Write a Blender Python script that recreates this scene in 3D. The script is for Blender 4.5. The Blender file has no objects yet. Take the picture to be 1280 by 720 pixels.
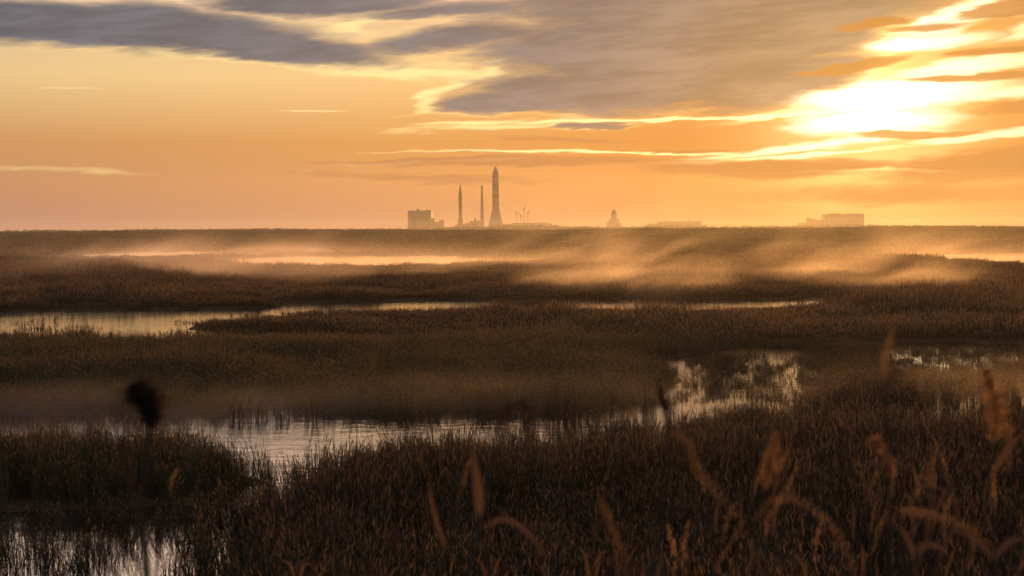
import bpy, bmesh, math, random
import numpy as np
from mathutils import Vector, Matrix, Euler

random.seed(7)
R = math.radians
scene = bpy.context.scene
COL = scene.collection

# ------------------------------------------------------------------ camera
FPX = 640.0 / math.tan(R(15.0))      # focal length in pixels of a 1280 px wide picture
H = 8.0                              # eye height above the marsh water
HORIZON = 286.0
PITCH = math.atan((360.0 - HORIZON) / FPX)
ROLL = R(0.29)
cam_d = bpy.data.cameras.new("camera")
cam_d.angle = R(30.0)
cam_d.clip_start = 0.1
cam_d.clip_end = 60000.0
cam_d.dof.use_dof = True
cam_d.dof.focus_distance = 90.0
cam_d.dof.aperture_fstop = 4.0
cam = bpy.data.objects.new("camera", cam_d)
COL.objects.link(cam)
cam.location = (0, 0, H)
cam.rotation_euler = (Matrix.Rotation(R(90) - PITCH, 3, 'X') @ Matrix.Rotation(-ROLL, 3, 'Z')).to_euler()
scene.camera = cam

# ------------------------------------------------------------------ colour management, sampling
vs = scene.view_settings
vs.view_transform = 'Standard'
vs.look = 'None'
vs.exposure = 0.0
vs.gamma = 1.0
vs.use_curve_mapping = False
scene.render.engine = 'CYCLES'
cy = scene.cycles
cy.use_denoising = True
cy.denoiser = 'OPENIMAGEDENOISE'
cy.max_bounces = 6
cy.diffuse_bounces = 3
cy.glossy_bounces = 3
cy.transmission_bounces = 3
cy.volume_bounces = 1
cy.transparent_max_bounces = 32
cy.volume_max_steps = 256
cy.caustics_reflective = False
cy.caustics_refractive = False
cy.sample_clamp_indirect = 4.0

# ------------------------------------------------------------------ sun
SUN_AZ = R(10.6)     # to the right of the viewing axis (+Y)
SUN_EL = R(3.8)
sun_d = bpy.data.lights.new("sun", 'SUN')
sun_d.energy = 2.1
sun_d.angle = R(0.6)
sun_d.color = (1.0, 0.47, 0.09)
sun = bpy.data.objects.new("sun", sun_d)
COL.objects.link(sun)
SUN_DIR = Vector((math.sin(SUN_AZ) * math.cos(SUN_EL), math.cos(SUN_AZ) * math.cos(SUN_EL), math.sin(SUN_EL)))
sun.rotation_euler = SUN_DIR.to_track_quat('Z', 'Y').to_euler()
sun.location = (60, 300, 60)


# ------------------------------------------------------------------ node helpers
class NT:
    """short-hand for building node trees"""
    def __init__(self, tree):
        self.t = tree
        tree.nodes.clear()

    def n(self, kind, **props):
        nd = self.t.nodes.new(kind)
        for k, v in props.items():
            setattr(nd, k, v)
        return nd

    def link(self, a, b):
        self.t.links.new(a, b)

    def put(self, sock, v):
        if isinstance(v, bpy.types.NodeSocket):
            self.link(v, sock)
        elif v is not None:
            if sock.type == 'RGBA' and not isinstance(v, (int, float)) and len(v) == 3:
                v = (*v, 1.0)
            sock.default_value = v

    def m(self, op, a, b=None, c=None, clamp=False):
        nd = self.n('ShaderNodeMath', operation=op, use_clamp=clamp)
        for i, v in enumerate((a, b, c)):
            self.put(nd.inputs[i], v)
        return nd.outputs[0]

    def v(self, op, a, b=None, scale=None):
        nd = self.n('ShaderNodeVectorMath', operation=op)
        self.put(nd.inputs[0], a)
        self.put(nd.inputs[1], b)
        if scale is not None:
            self.put(nd.inputs[3], scale)
        return nd.outputs['Value'] if op in ('DOT_PRODUCT', 'LENGTH', 'DISTANCE') else nd.outputs[0]

    def mix(self, f, a, b, blend='MIX'):
        nd = self.n('ShaderNodeMix', data_type='RGBA', blend_type=blend)
        self.put(nd.inputs[0], f)
        self.put(nd.inputs[6], a)
        self.put(nd.inputs[7], b)
        return nd.outputs[2]

    def step(self, x, lo, hi):
        nd = self.n('ShaderNodeMapRange', interpolation_type='SMOOTHSTEP')
        self.put(nd.inputs[0], x)
        nd.inputs[1].default_value = lo
        nd.inputs[2].default_value = hi
        return nd.outputs[0]

    def noise(self, vec, scale=1.0, detail=3.0, rough=0.5, dist=0.0, out=0):
        nd = self.n('ShaderNodeTexNoise')
        self.put(nd.inputs['Vector'], vec)
        nd.inputs['Scale'].default_value = scale
        nd.inputs['Detail'].default_value = detail
        nd.inputs['Roughness'].default_value = rough
        nd.inputs['Distortion'].default_value = dist
        return nd.outputs[out]

    def xyz(self, x=0.0, y=0.0, z=0.0):
        nd = self.n('ShaderNodeCombineXYZ')
        for i, v in enumerate((x, y, z)):
            self.put(nd.inputs[i], v)
        return nd.outputs[0]

    def ramp(self, x, stops, interp='LINEAR'):
        nd = self.n('ShaderNodeValToRGB')
        self.put(nd.inputs[0], x)
        el = nd.color_ramp.elements
        nd.color_ramp.interpolation = interp
        while len(el) < len(stops):
            el.new(0.5)
        for e, (p, c) in zip(el, stops):
            e.position = p
            e.color = (*c, 1.0)
        return nd.outputs[0]

    def mapping(self, vec, loc=(0, 0, 0), rot=(0, 0, 0), scl=(1, 1, 1), kind='TEXTURE'):
        nd = self.n('ShaderNodeMapping', vector_type=kind)
        self.put(nd.inputs[0], vec)
        nd.inputs[1].default_value = loc
        nd.inputs[2].default_value = rot
        nd.inputs[3].default_value = scl
        return nd.outputs[0]


def lin(r, g, b):
    f = lambda c: (c / 255 / 12.92) if c / 255 <= 0.04045 else ((c / 255 + 0.055) / 1.055) ** 2.4
    return (f(r), f(g), f(b))


# ------------------------------------------------------------------ sky (world)
# Clouds live on the sphere of directions: azimuth and elevation in units of 1/FPX radian.
def build_world():
    w = bpy.data.worlds.new("World")
    scene.world = w
    w.cycles.sampling_method = 'MANUAL'
    w.cycles.sample_map_resolution = 512
    w.use_nodes = True
    t = NT(w.node_tree)
    out = t.n('ShaderNodeOutputWorld')
    bg = t.n('ShaderNodeBackground')
    bg.inputs['Strength'].default_value = 0.1
    t.link(bg.outputs[0], out.inputs[0])

    sky = t.n('ShaderNodeTexSky', sky_type='NISHITA', sun_disc=False)
    sky.sun_elevation = SUN_EL
    sky.sun_rotation = SUN_AZ
    sky.air_density = 1.6
    sky.dust_density = 3.0
    sky.ozone_density = 1.5

    d = t.n('ShaderNodeTexCoord').outputs['Generated']
    sep = t.n('ShaderNodeSeparateXYZ')
    t.link(d, sep.inputs[0])
    az = t.m('MULTIPLY', t.m('ARCTAN2', sep.outputs[0], sep.outputs[1]), FPX)
    el = t.m('MULTIPLY', t.m('ARCSINE', sep.outputs[2]), FPX)
    P0 = t.xyz(az, el, 1.0)
    # wind-drawn warp: long in azimuth, short in elevation
    flat = t.mapping(P0, scl=(170.0, 26.0, 1.0))
    wv = t.noise(flat, 1.0, 3.0, 0.55, 0.0, out=1)
    warp = t.v('MULTIPLY', t.v('SUBTRACT', wv, (0.5, 0.5, 0.5)), (95.0, 24.0, 0.0))
    wv2 = t.noise(t.mapping(P0, loc=(13, 5, 0), rot=(0, 0, R(5)), scl=(46.0, 7.5, 1.0)), 1.0, 2.0, 0.6, 0.0, out=1)
    warp = t.v('ADD', warp, t.v('MULTIPLY', t.v('SUBTRACT', wv2, (0.5, 0.5, 0.5)), (30.0, 7.0, 0.0)))
    P = t.v('ADD', P0, warp)
    fine = t.mapping(P0, loc=(31, 7, 0), rot=(0, 0, R(4)), scl=(150.0, 24.0, 1.0))
    streak = t.noise(t.v('ADD', fine, t.v('SCALE', wv, scale=0.6)), 1.0, 5.0, 0.58)
    st = t.m('SUBTRACT', streak, 0.5)

    def px(x, y):
        return (x - 640.0, HORIZON - y - (x - 640.0) * math.tan(ROLL), 0.0)

    def field(ells, P, warp=None):
        acc = None
        for (cx, cy_, rx, ry, ang, wgt) in ells:
            ox, oy, _ = px(cx, cy_)
            ca, sa, sw = math.cos(R(-ang)), math.sin(R(-ang)), math.sqrt(wgt)
            ax, ay = ca * sw / rx, sa * sw / rx
            bx_, by_ = -sa * sw / ry, ca * sw / ry
            qx = t.v('DOT_PRODUCT', P, (ax, ay, -(ax * ox + ay * oy)))
            qy = t.v('DOT_PRODUCT', P, (bx_, by_, -(bx_ * ox + by_ * oy)))
            f = t.m('SUBTRACT', wgt, t.m('MULTIPLY_ADD', qx, qx, t.m('MULTIPLY', qy, qy)))
            acc = f if acc is None else t.m('SMOOTH_MAX', acc, f, 0.15)
        return t.m('MAXIMUM', acc, -2.0)

    dark = [
        (150, 40, 290, 32, 3, 1.0), (10, 38, 150, 28, 0, 1.0), (330, 58, 190, 22, 6, 1.0), (400, 10, 170, 16, -2, 0.9),
        (590, 48, 180, 17, -6, 0.7), (560, 14, 150, 12, -3, 0.6), (-250, 20, 260, 40, 2, 1.0),
        (830, 60, 260, 66, 0, 1.0), (760, 112, 200, 36, 0, 1.0), (980, 40, 170, 56, -14, 1.0), (640, 128, 110, 14, -3, 0.9),
        (960, 105, 130, 34, -10, 1.0), (880, 10, 330, 40, 0, 0.9),
        (740, 157, 60, 3.5, -3, 0.7),
    ]
    warmdark = [
        (1250, 16, 70, 13, -10, 1.2), (1205, 104, 85, 5, -1, 1.2), (1235, 74, 70, 8, -4, 1.1), (1140, 172, 85, 5, -2, 1.3),
        (1280, 205, 230, 24, -5, 1.2), (1290, 138, 100, 9, -4, 1.0), (660, 203, 290, 7, 0, 0.8), (960, 212, 200, 13, 0, 0.9),
        (1130, 244, 260, 14, 0, 0.6), (540, 222, 180, 5, 2, 0.5), (1095, 35, 60, 7, -6, 1.0), (1060, 90, 80, 8, -8, 1.0), (1160, 40, 60, 6, -4, 0.9),
        (700, 175, 120, 4, 1, 0.5), (870, 188, 100, 3, -1, 0.6),
    ]
    bright = [
        (820, 149, 300, 2.6, -1.2, 1.0), (590, 155, 80, 4, -3, 0.9), (570, 108, 90, 9, -28, 1.0), (480, 92, 130, 9, 4, 0.8),
        (100, 112, 50, 2, 0, 0.8), (395, 142, 40, 2, 0, 0.8), (720, 191, 260, 2.4, 0.6, 0.9), (980, 198, 160, 3.5, -4, 1.0),
        (1100, 215, 110, 2.5, 0, 0.9), (200, 70, 260, 4, 4, 1.0), (440, 34, 85, 9, -18, 1.0), (960, 0, 50, 5, 0, 1.0),
        (250, 2, 70, 7, -4, 1.0), (-5, 6, 40, 9, -8, 1.0), (720, 16, 70, 5, 0, 0.8), (620, 160, 150, 5, -2, 0.8),
        (560, 204, 160, 2, -1, 0.6), (930, 105, 55, 3, -4, 0.5), (80, 214, 120, 4, 2, 0.4), (650, 95, 120, 4, -3, 0.5),
    ]
    blaze = [
        (1205, 14, 105, 14, -26, 1.0), (1150, 60, 85, 12, -4, 1.0), (1125, 124, 140, 20, -4, 1.1), (1215, 90, 105, 11, -6, 0.9),
        (1080, 156, 105, 17, -2, 1.0), (1290, 44, 80, 9, -14, 0.8), (1000, 186, 160, 5, -6, 0.6), (1270, 168, 120, 7, -5, 0.7),
        (1255, 122, 110, 10, -3, 0.8), (1180, 38, 60, 14, -20, 0.7),
    ]
    rag = t.m('SUBTRACT', t.v('DOT_PRODUCT', wv2, (0.5, 0.3, 0.2)), 0.5)      # small ragged detail
    st = t.m('ADD', st, t.m('MULTIPLY', rag, 0.9))
    fD = t.m('ADD', field(dark, P), t.m('MULTIPLY', st, 0.9))
    fW = t.m('ADD', field(warmdark, P), t.m('MULTIPLY', st, 0.9))
    fB = t.m('ADD', field(bright, P), t.m('MULTIPLY', st, 1.2))
    fS = t.m('ADD', field(blaze, P), t.m('MULTIPLY', st, 0.9))
    # cloud cover goes on above and beside the picture: wind-drawn banks of the same kind
    wide = t.mapping(P0, loc=(900, 300, 0), rot=(0, 0, R(3)), scl=(900.0, 190.0, 1.0))
    bank = t.m('SUBTRACT', t.m('MULTIPLY', t.noise(wide, 1.0, 3.0, 0.55), 2.6), 1.55)
    beyond = t.m('MAXIMUM', t.step(el, 300.0, 420.0), t.step(t.m('ABSOLUTE', az), 760.0, 1100.0))
    beyond = t.m('MULTIPLY', beyond, t.step(el, 20.0, 160.0))
    fD = t.m('MAXIMUM', fD, t.m('ADD', bank, t.m('MULTIPLY', t.m('SUBTRACT', beyond, 1.0), 4.0)))

    # angle to the sun
    cosg = t.v('DOT_PRODUCT', d, tuple(SUN_DIR))
    ang = t.m('MULTIPLY', t.m('ARCCOSINE', t.m('MINIMUM', cosg, 0.999999)), FPX)    # same units
    g1 = t.m('EXPONENT', t.m('MULTIPLY', t.m('POWER', t.m('DIVIDE', ang, 135.0), 2.0), -1.0))
    g2 = t.m('EXPONENT', t.m('MULTIPLY', t.m('DIVIDE', ang, 330.0), -1.0))
    g3 = t.m('EXPONENT', t.m('MULTIPLY', t.m('DIVIDE', ang, 1300.0), -1.0))

    # clear-air veil: warm low air over the whole horizon, strongest towards the sun
    e01 = t.m('DIVIDE', el, 900.0, clamp=True)
    K = 10.0
    sc = lambda c, k=1.0: tuple(x * K * k for x in c)
    veil = t.ramp(e01, [(0.0, lin(198, 142, 118)), (0.05, lin(220, 153, 100)), (0.12, lin(240, 171, 90)),
                        (0.21, (1.22, 0.82, 0.34)), (0.38, lin(255, 222, 200)), (1.0, lin(205, 180, 180))])
    warm = t.mix(t.m('MULTIPLY', g2, 1.6, clamp=True), (1.0, 1.0, 1.0), (0.50, 0.26, 0.02))
    veil = t.mix(1.0, veil, warm, 'MULTIPLY')
    veil = t.v('SCALE', veil, scale=t.m('MULTIPLY', t.m('ADD', 0.64, t.m('MULTIPLY', g3, 0.44)), K))
    g5 = t.m('EXPONENT', t.m('MULTIPLY', t.m('DIVIDE', ang, 520.0), -1.0))
    gold = t.mix(t.m('MULTIPLY', t.m('MULTIPLY', g5, 1.5, clamp=True), t.step(el, 230.0, 420.0)), (1.0, 1.0, 1.0), (1.05, 0.70, 0.30))
    veil = t.mix(1.0, veil, gold, 'MULTIPLY')
    # away from the sun the low air cools to a dim grey-violet
    g4 = t.m('EXPONENT', t.m('MULTIPLY', t.m('POWER', t.m('DIVIDE', ang, 2300.0), 2.0), -1.0))
    veil = t.mix(g4, sc(lin(112, 112, 128)), veil)
    # thinner, brighter cloud higher up, as the water shows it
    veil = t.v('SCALE', veil, scale=t.m('ADD', 1.0, t.m('MULTIPLY', t.step(el, 255.0, 380.0), 1.9)))
    hi = t.step(el, 700.0, 2200.0)
    base = t.mix(hi, veil, sky.outputs[0])

    # thick cloud: blue-grey away from the sun, brown-gold towards it
    dcol = t.mix(t.m('MULTIPLY', g2, 1.7, clamp=True), sc(lin(108, 113, 124)), sc(lin(140, 114, 88)))
    dcol = t.mix(t.step(t.m('ADD', streak, t.m('MULTIPLY', rag, 0.35)), 0.32, 0.70), t.v('SCALE', dcol, scale=0.80), t.v('SCALE', dcol, scale=1.22))
    far_dim = t.m('ADD', 0.35, t.m('MULTIPLY', g3, 1.1))
    dcol = t.v('SCALE', dcol, scale=far_dim)
    aD = t.step(fD, -0.25, 0.62)
    # lit rims where the cloud thins out
    rim = t.m('EXPONENT', t.m('MULTIPLY', t.m('POWER', t.m('DIVIDE', t.m('ADD', fD, 0.10), 0.22), 2.0), -1.0))
    rimcol = t.mix(g2, sc(lin(255, 222, 150)), sc((1.5, 1.1, 0.5)))
    rimcol = t.v('SCALE', rimcol, scale=far_dim)

    c = base
    aB = t.m('MULTIPLY', t.step(fB, -0.2, 1.0), 0.8)
    c = t.mix(aB, c, t.v('SCALE', rimcol, scale=1.1))
    aW = t.m('MULTIPLY', t.step(fW, -0.1, 0.7), 0.9)
    wlow = t.step(el, 60.0, 125.0)
    wcol = t.mix(t.m('MULTIPLY', g2, 1.2, clamp=True), sc(lin(180, 118, 80)), t.mix(wlow, sc(lin(96, 40, 0)), sc(lin(206, 140, 62))))
    c = t.mix(t.m('MULTIPLY', rim, t.m('MULTIPLY', t.step(streak, 0.30, 0.70), 0.60)), c, rimcol)
    c = t.mix(aD, c, dcol)
    # the low sun behind thin cloud
    glow = t.v('SCALE', (1.0, 0.72, 0.30), scale=t.m('MULTIPLY', t.m('ADD', t.m('MULTIPLY', g1, 0.85), t.m('MULTIPLY', g2, 0.06)), K))
    glow = t.v('SCALE', glow, scale=t.m('SUBTRACT', 1.0, t.m('MULTIPLY', aD, 0.9)))
    c = t.v('ADD', c, glow)
    aS = t.step(fS, -0.45, 1.1)
    c = t.mix(aS, c, t.mix(g1, sc((1.5, 1.12, 0.55)), sc((2.3, 2.0, 1.4))))
    c = t.mix(aW, c, wcol)
    # below the horizon the world is only dim ground light
    c = t.mix(t.step(el, -60.0, 0.0), (0.12, 0.09, 0.07), c)
    t.link(c, bg.inputs['Color'])


build_world()


# ------------------------------------------------------------------ generic mesh helpers
def mat(name, fn):
    m = bpy.data.materials.new(name)
    m.use_nodes = True
    t = NT(m.node_tree)
    out = t.n('ShaderNodeOutputMaterial')
    fn(t, out)
    return m


def principled(t, out, color, rough=0.8, spec=0.2, metal=0.0, normal=None):
    p = t.n('ShaderNodeBsdfPrincipled')
    t.put(p.inputs['Base Color'], color)
    t.put(p.inputs['Roughness'], rough)
    t.put(p.inputs['Metallic'], metal)
    p.inputs['Specular IOR Level'].default_value = spec
    if normal is not None:
        t.link(normal, p.inputs['Normal'])
    t.link(p.outputs[0], out.inputs[0])
    return p


def link_mesh(name, verts, faces, material, parent=None, smooth=False):
    me = bpy.data.meshes.new(name)
    me.from_pydata([tuple(v) for v in verts], [], [tuple(f) for f in faces])
    me.update()
    if material is not None:
        me.materials.append(material)
    if smooth:
        me.polygons.foreach_set('use_smooth', [True] * len(me.polygons))
    o = bpy.data.objects.new(name, me)
    COL.objects.link(o)
    if parent is not None:
        o.parent = parent
    return o


def tag(o, label=None, cat=None, group=None, kind=None):
    if label:
        o['label'] = label
    if cat:
        o['category'] = cat
    if group:
        o['group'] = group
    if kind:
        o['kind'] = kind
    return o


def empty(name, loc, label, cat, group=None, rz=0.0):
    o = bpy.data.objects.new(name, None)
    COL.objects.link(o)
    o.location = loc
    o.rotation_euler = (0, 0, rz)
    o.empty_display_size = 0.5
    return tag(o, label, cat, group)


class MB:
    """collects simple solids into one mesh"""
    def __init__(self):
        self.v, self.f = [], []

    def box(self, x0, x1, y0, y1, z0, z1, taper=1.0):
        b = len(self.v)
        cx, cy_ = (x0 + x1) / 2, (y0 + y1) / 2
        for z, k in ((z0, 1.0), (z1, taper)):
            for x, y in ((x0, y0), (x1, y0), (x1, y1), (x0, y1)):
                self.v.append((cx + (x - cx) * k, cy_ + (y - cy_) * k, z))
        self.f += [(b, b + 3, b + 2, b + 1), (b + 4, b + 5, b + 6, b + 7)]
        for i in range(4):
            j = (i + 1) % 4
            self.f.append((b + i, b + j, b + 4 + j, b + 4 + i))
        return self

    def lathe(self, prof, n=20, cx=0.0, cy_=0.0):
        """prof: (radius, z) from bottom to top"""
        b = len(self.v)
        for r, z in prof:
            for i in range(n):
                a = 2 * math.pi * i / n
                self.v.append((cx + r * math.cos(a), cy_ + r * math.sin(a), z))
        for k in range(len(prof) - 1):
            for i in range(n):
                j = (i + 1) % n
                self.f.append((b + k * n + i, b + k * n + j, b + (k + 1) * n + j, b + (k + 1) * n + i))
        self.f.append(tuple(b + i for i in range(n - 1, -1, -1)))
        self.f.append(tuple(b + (len(prof) - 1) * n + i for i in range(n)))
        return self

    def bar(self, p0, p1, r, n=6, r1=None):
        p0, p1 = Vector(p0), Vector(p1)
        d = (p1 - p0).normalized()
        s = d.orthogonal().normalized()
        u = d.cross(s)
        r1 = r if r1 is None else r1
        b = len(self.v)
        for p, rr in ((p0, r), (p1, r1)):
            for i in range(n):
                a = 2 * math.pi * i / n
                self.v.append(tuple(p + s * (rr * math.cos(a)) + u * (rr * math.sin(a))))
        for i in range(n):
            j = (i + 1) % n
            self.f.append((b + i, b + j, b + n + j, b + n + i))
        self.f.append(tuple(b + i for i in range(n - 1, -1, -1)))
        self.f.append(tuple(b + n + i for i in range(n)))
        return self

    def tube(self, pts, radii, n=6):
        b = len(self.v)
        pts = [Vector(p) for p in pts]
        for k, p in enumerate(pts):
            d = (pts[min(k + 1, len(pts) - 1)] - pts[max(k - 1, 0)]).normalized()
            s = Vector((0, 1, 0)).cross(d)
            s = s.normalized() if s.length > 1e-4 else Vector((1, 0, 0))
            u = d.cross(s)
            for i in range(n):
                a = 2 * math.pi * i / n
                self.v.append(tuple(p + s * (radii[k] * math.cos(a)) + u * (radii[k] * math.sin(a))))
        for k in range(len(pts) - 1):
            for i in range(n):
                j = (i + 1) % n
                self.f.append((b + k * n + i, b + k * n + j, b + (k + 1) * n + j, b + (k + 1) * n + i))
        self.f.append(tuple(b + i for i in range(n - 1, -1, -1)))
        self.f.append(tuple(b + (len(pts) - 1) * n + i for i in range(n)))
        return self

    def blade(self, root, tip, width, bend=(0, 0, 0), n=2, side=None, fold=0.0):
        """a leaf: narrow strip from root to tip, widest a third along, sagging by bend"""
        root, tip, bend = Vector(root), Vector(tip), Vector(bend)
        d = (tip - root).normalized()
        s = Vector(side) if side is not None else d.cross(Vector((0, 0, 1)))
        s = s.normalized() if s.length > 1e-4 else Vector((1, 0, 0))
        b = len(self.v)
        for k in range(n):
            q = k / n
            c = root.lerp(tip, q) + bend * (4 * q * (1 - q))
            w = width * (0.55 + 0.45 * math.sin(math.pi * min(1.0, q * 1.5))) * (1 - 0.55 * q)
            self.v += [tuple(c - s * w / 2), tuple(c + s * w / 2)]
        self.v.append(tuple(tip))
        for k in range(n - 1):
            self.f.append((b + 2 * k, b + 2 * k + 1, b + 2 * k + 3, b + 2 * k + 2))
        self.f.append((b + 2 * (n - 1), b + 2 * (n - 1) + 1, b + 2 * n))
        return self

    def build(self, name, material, parent=None, smooth=False):
        return link_mesh(name, self.v, self.f, material, parent, smooth)


# ------------------------------------------------------------------ layout of marsh and water, in metres
def ground(u, py):
    """plan position (x, y) on the marsh level of a bearing u and a depression py given in picture units"""
    dy = max(py - HORIZON, 2.0)
    y = H * FPX / dy
    return ((u - 640.0) / FPX * y, y)


def poly(pts):
    out = []
    for i in range(len(pts)):
        (a, b), (c, d_) = pts[i], pts[(i + 1) % len(pts)]
        n = 6
        for k in range(n):
            # undo the tilt of the photograph so that outlines lie level on the marsh
            x, y = a + (c - a) * k / n, b + (d_ - b) * k / n
            out.append(ground(x, y + (x - 640) * math.tan(ROLL)))
    return np.array(out)


WATER = [poly(p) for p in [
    # near channel: left arm behind the reed island, the bright pool, the reach towards the right
    [(-300, 524), (0, 521), (230, 518), (290, 511), (480, 513), (620, 513), (760, 507), (850, 499), (880, 498), (935, 492), (960, 498),
     (930, 520), (880, 552), (800, 570), (760, 588), (640, 584), (560, 578), (500, 590), (450, 603), (390, 628), (345, 668), (300, 700),
     (255, 745), (160, 830), (-300, 830)],
    # winding reach on the right, glittering
    [(800, 512), (826, 492), (848, 476), (836, 462), (826, 450), (850, 444), (890, 437), (930, 433), (990, 434), (1030, 442), (1040, 462), (1030, 482), (1000, 500), (950, 512), (900, 530)],
    # glinting pool further right
    [(1104, 436), (1120, 429), (1190, 426), (1225, 431), (1500, 428), (1500, 456), (1260, 466), (1190, 474), (1125, 470), (1108, 452)],
    # low channel behind the near bed on the right
    [(930, 500), (1010, 496), (1130, 492), (1280, 486), (1500, 482), (1500, 520), (1280, 532), (1150, 556), (1060, 560), (980, 552), (940, 530)],
    # middle pond on the left and its thin tail
    [(-300, 392), (0, 389), (130, 387), (330, 386), (380, 380), (470, 376), (560, 374), (640, 378), (600, 388), (430, 396), (340, 402),
     (245, 404), (232, 412), (330, 414), (420, 416), (470, 421), (300, 428), (130, 432), (112, 426), (130, 421), (60, 422), (0, 423), (-300, 425)],
    [(690, 377), (800, 373), (940, 374), (1040, 377), (960, 389), (800, 390), (720, 387)],
    # far pools
    [(262, 330), (300, 322), (380, 320), (470, 320), (560, 319), (600, 322), (680, 321), (800, 322), (760, 329), (640, 330), (560, 335), (430, 337), (330, 336)],
    [(1080, 322), (1150, 318), (1280, 315), (1500, 312), (1500, 330), (1330, 338), (1280, 334), (1180, 327)],
    [(60, 320), (160, 315), (300, 314), (280, 319), (150, 323)],
    [(620, 352), (700, 348), (800, 350), (760, 356), (680, 357)],
]]
ISLAND = [poly(p) for p in [
    [(-300, 580), (0, 576), (190, 574), (260, 582), (300, 596), (337, 606), (300, 613), (200, 633), (80, 640), (0, 641), (-300, 645)],
    [(1036, 498), (1090, 486), (1142, 488), (1156, 540), (1130, 575), (1050, 575)],  # added island: its reeds cover the sun's glint on the low channel
    [(868, 486), (892, 482), (905, 484), (885, 489)],
    [(880, 463), (930, 461), (940, 464), (900, 467)],
    [(868, 452), (905, 449), (915, 451), (885, 455)],
]]
# reeds standing in shallow water: (outline, share of full density)
SPARSE = [(poly(p), k) for p, k in [
    ([(-300, 650), (200, 650), (340, 625), (390, 628), (345, 668), (300, 700), (255, 745), (160, 860), (-300, 860)], 0.28),
    ([(330, 700), (345, 640), (360, 606), (400, 585), (500, 560), (640, 556), (800, 545), (880, 530), (960, 520), (960, 560), (500, 620), (350, 720)], 0.30),
    ([(240, 512), (490, 514), (480, 528), (400, 530), (260, 526)], 0.16),
    ([(470, 508), (620, 508), (760, 502), (850, 494), (840, 520), (760, 532), (620, 530), (480, 526)], 0.20),
    ([(250, 585), (300, 588), (350, 606), (300, 616), (250, 620)], 0.35),
    ([(860, 446), (1500, 440), (1500, 480), (900, 520), (850, 500)], 0.16),
    ([(1000, 440), (1500, 436), (1500, 480), (1000, 490)], 0.36),
    ([(930, 512), (1500, 495), (1500, 560), (960, 570)], 0.28),
    ([(-300, 402), (140, 402), (150, 430), (-300, 430)], 0.22),
    ([(230, 398), (520, 386), (480, 424), (210, 430)], 0.5),
]]


# stretches where the reeds stay low: (outline, share of full height)
LOW = [(poly(p), k) for p, k in [
    ([(800, 430), (1500, 424), (1500, 486), (1000, 504), (960, 530), (820, 540)], 0.42),
    ([(480, 560), (640, 550), (760, 560), (860, 525), (1500, 495), (1500, 570), (860, 590), (640, 610), (480, 620)], 0.80),
    ([(-300, 394), (620, 374), (620, 430), (-300, 440)], 0.50),
    ([(600, 376), (1060, 370), (1090, 404), (620, 408)], 0.32),
    ([(-300, 566), (330, 566), (345, 650), (-300, 655)], 0.82),
    ([(-300, 440), (300, 432), (560, 424), (850, 436), (856, 500), (500, 512), (-300, 520)], 0.72),
    ([(-300, 494), (520, 490), (860, 480), (860, 510), (520, 525), (-300, 530)], 0.8),
    ([(560, 404), (700, 390), (900, 384), (1500, 372), (1500, 426), (900, 434), (830, 428), (700, 414), (600, 412)], 1.12),
    ([(-300, 650), (200, 650), (330, 630), (345, 668), (300, 700), (255, 745), (160, 860), (-300, 860)], 0.62),
]]


def inside(p, x, y):
    px_, py_ = p[:, 0], p[:, 1]
    c = np.zeros(x.shape, bool)
    j = len(p) - 1
    for i in range(len(p)):
        cond = (py_[i] > y) != (py_[j] > y)
        with np.errstate(divide='ignore', invalid='ignore'):
            xi = (px_[j] - px_[i]) * (y - py_[i]) / (py_[j] - py_[i]) + px_[i]
        c ^= cond & (x < xi)
        j = i
    return c


def edge_dist(p, x, y):
    best = np.full(x.shape, 1e9)
    j = len(p) - 1
    for i in range(len(p)):
        ax, ay, bx_, by_ = p[j, 0], p[j, 1], p[i, 0], p[i, 1]
        dx, dy = bx_ - ax, by_ - ay
        L = dx * dx + dy * dy + 1e-9
        t_ = np.clip(((x - ax) * dx + (y - ay) * dy) / L, 0, 1)
        best = np.minimum(best, (x - ax - t_ * dx) ** 2 + (y - ay - t_ * dy) ** 2)
        j = i
    return np.sqrt(best)


def vnoise(x, y, seed=0):
    xi, yi = np.floor(x).astype(np.int64), np.floor(y).astype(np.int64)
    fx, fy = x - xi, y - yi
    fx, fy = fx * fx * (3 - 2 * fx), fy * fy * (3 - 2 * fy)

    def h(a, b):
        n = (a * 374761393 + b * 668265263 + seed * 1442695041) & 0x7fffffff
        n = ((n ^ (n >> 13)) * 1274126177) & 0x7fffffff
        return ((n ^ (n >> 16)) & 0xffff) / 65535.0
    return (h(xi, yi) * (1 - fx) + h(xi + 1, yi) * fx) * (1 - fy) + (h(xi, yi + 1) * (1 - fx) + h(xi + 1, yi + 1) * fx) * fy


def fbm(x, y, seed=0, oct_=4):
    s, a, tot = 0.0, 1.0, 0.0
    for k in range(oct_):
        s = s + a * vnoise(x * 2 ** k, y * 2 ** k, seed + k * 17)
        tot += a
        a *= 0.5
    return s / tot


def land(x, y):
    """signed distance to the waterline in metres: positive on land"""
    dist = np.maximum(np.hypot(x, y), 1.0)
    k = np.clip(dist / 90.0, 0.5, 6.0)
    nx = x + (fbm(x / (3.0 * k), y / (5.0 * k), 3) - 0.5) * 1.3 * k
    ny = y + (fbm(x / (3.0 * k), y / (5.0 * k), 9) - 0.5) * 3.2 * k
    s = np.full(x.shape, 1e3)
    for p in WATER:
        e = edge_dist(p, nx, ny)
        s = np.minimum(s, np.where(inside(p, nx, ny), -e, e))
    for p in ISLAND:
        e = edge_dist(p, nx, ny)
        s = np.maximum(s, np.where(inside(p, nx, ny), e, -e))
    return s


def sparse(x, y):
    k = np.zeros(x.shape)
    for p, v in SPARSE:
        k = np.where(inside(p, x, y), np.maximum(k, v), k)
    return k


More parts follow.
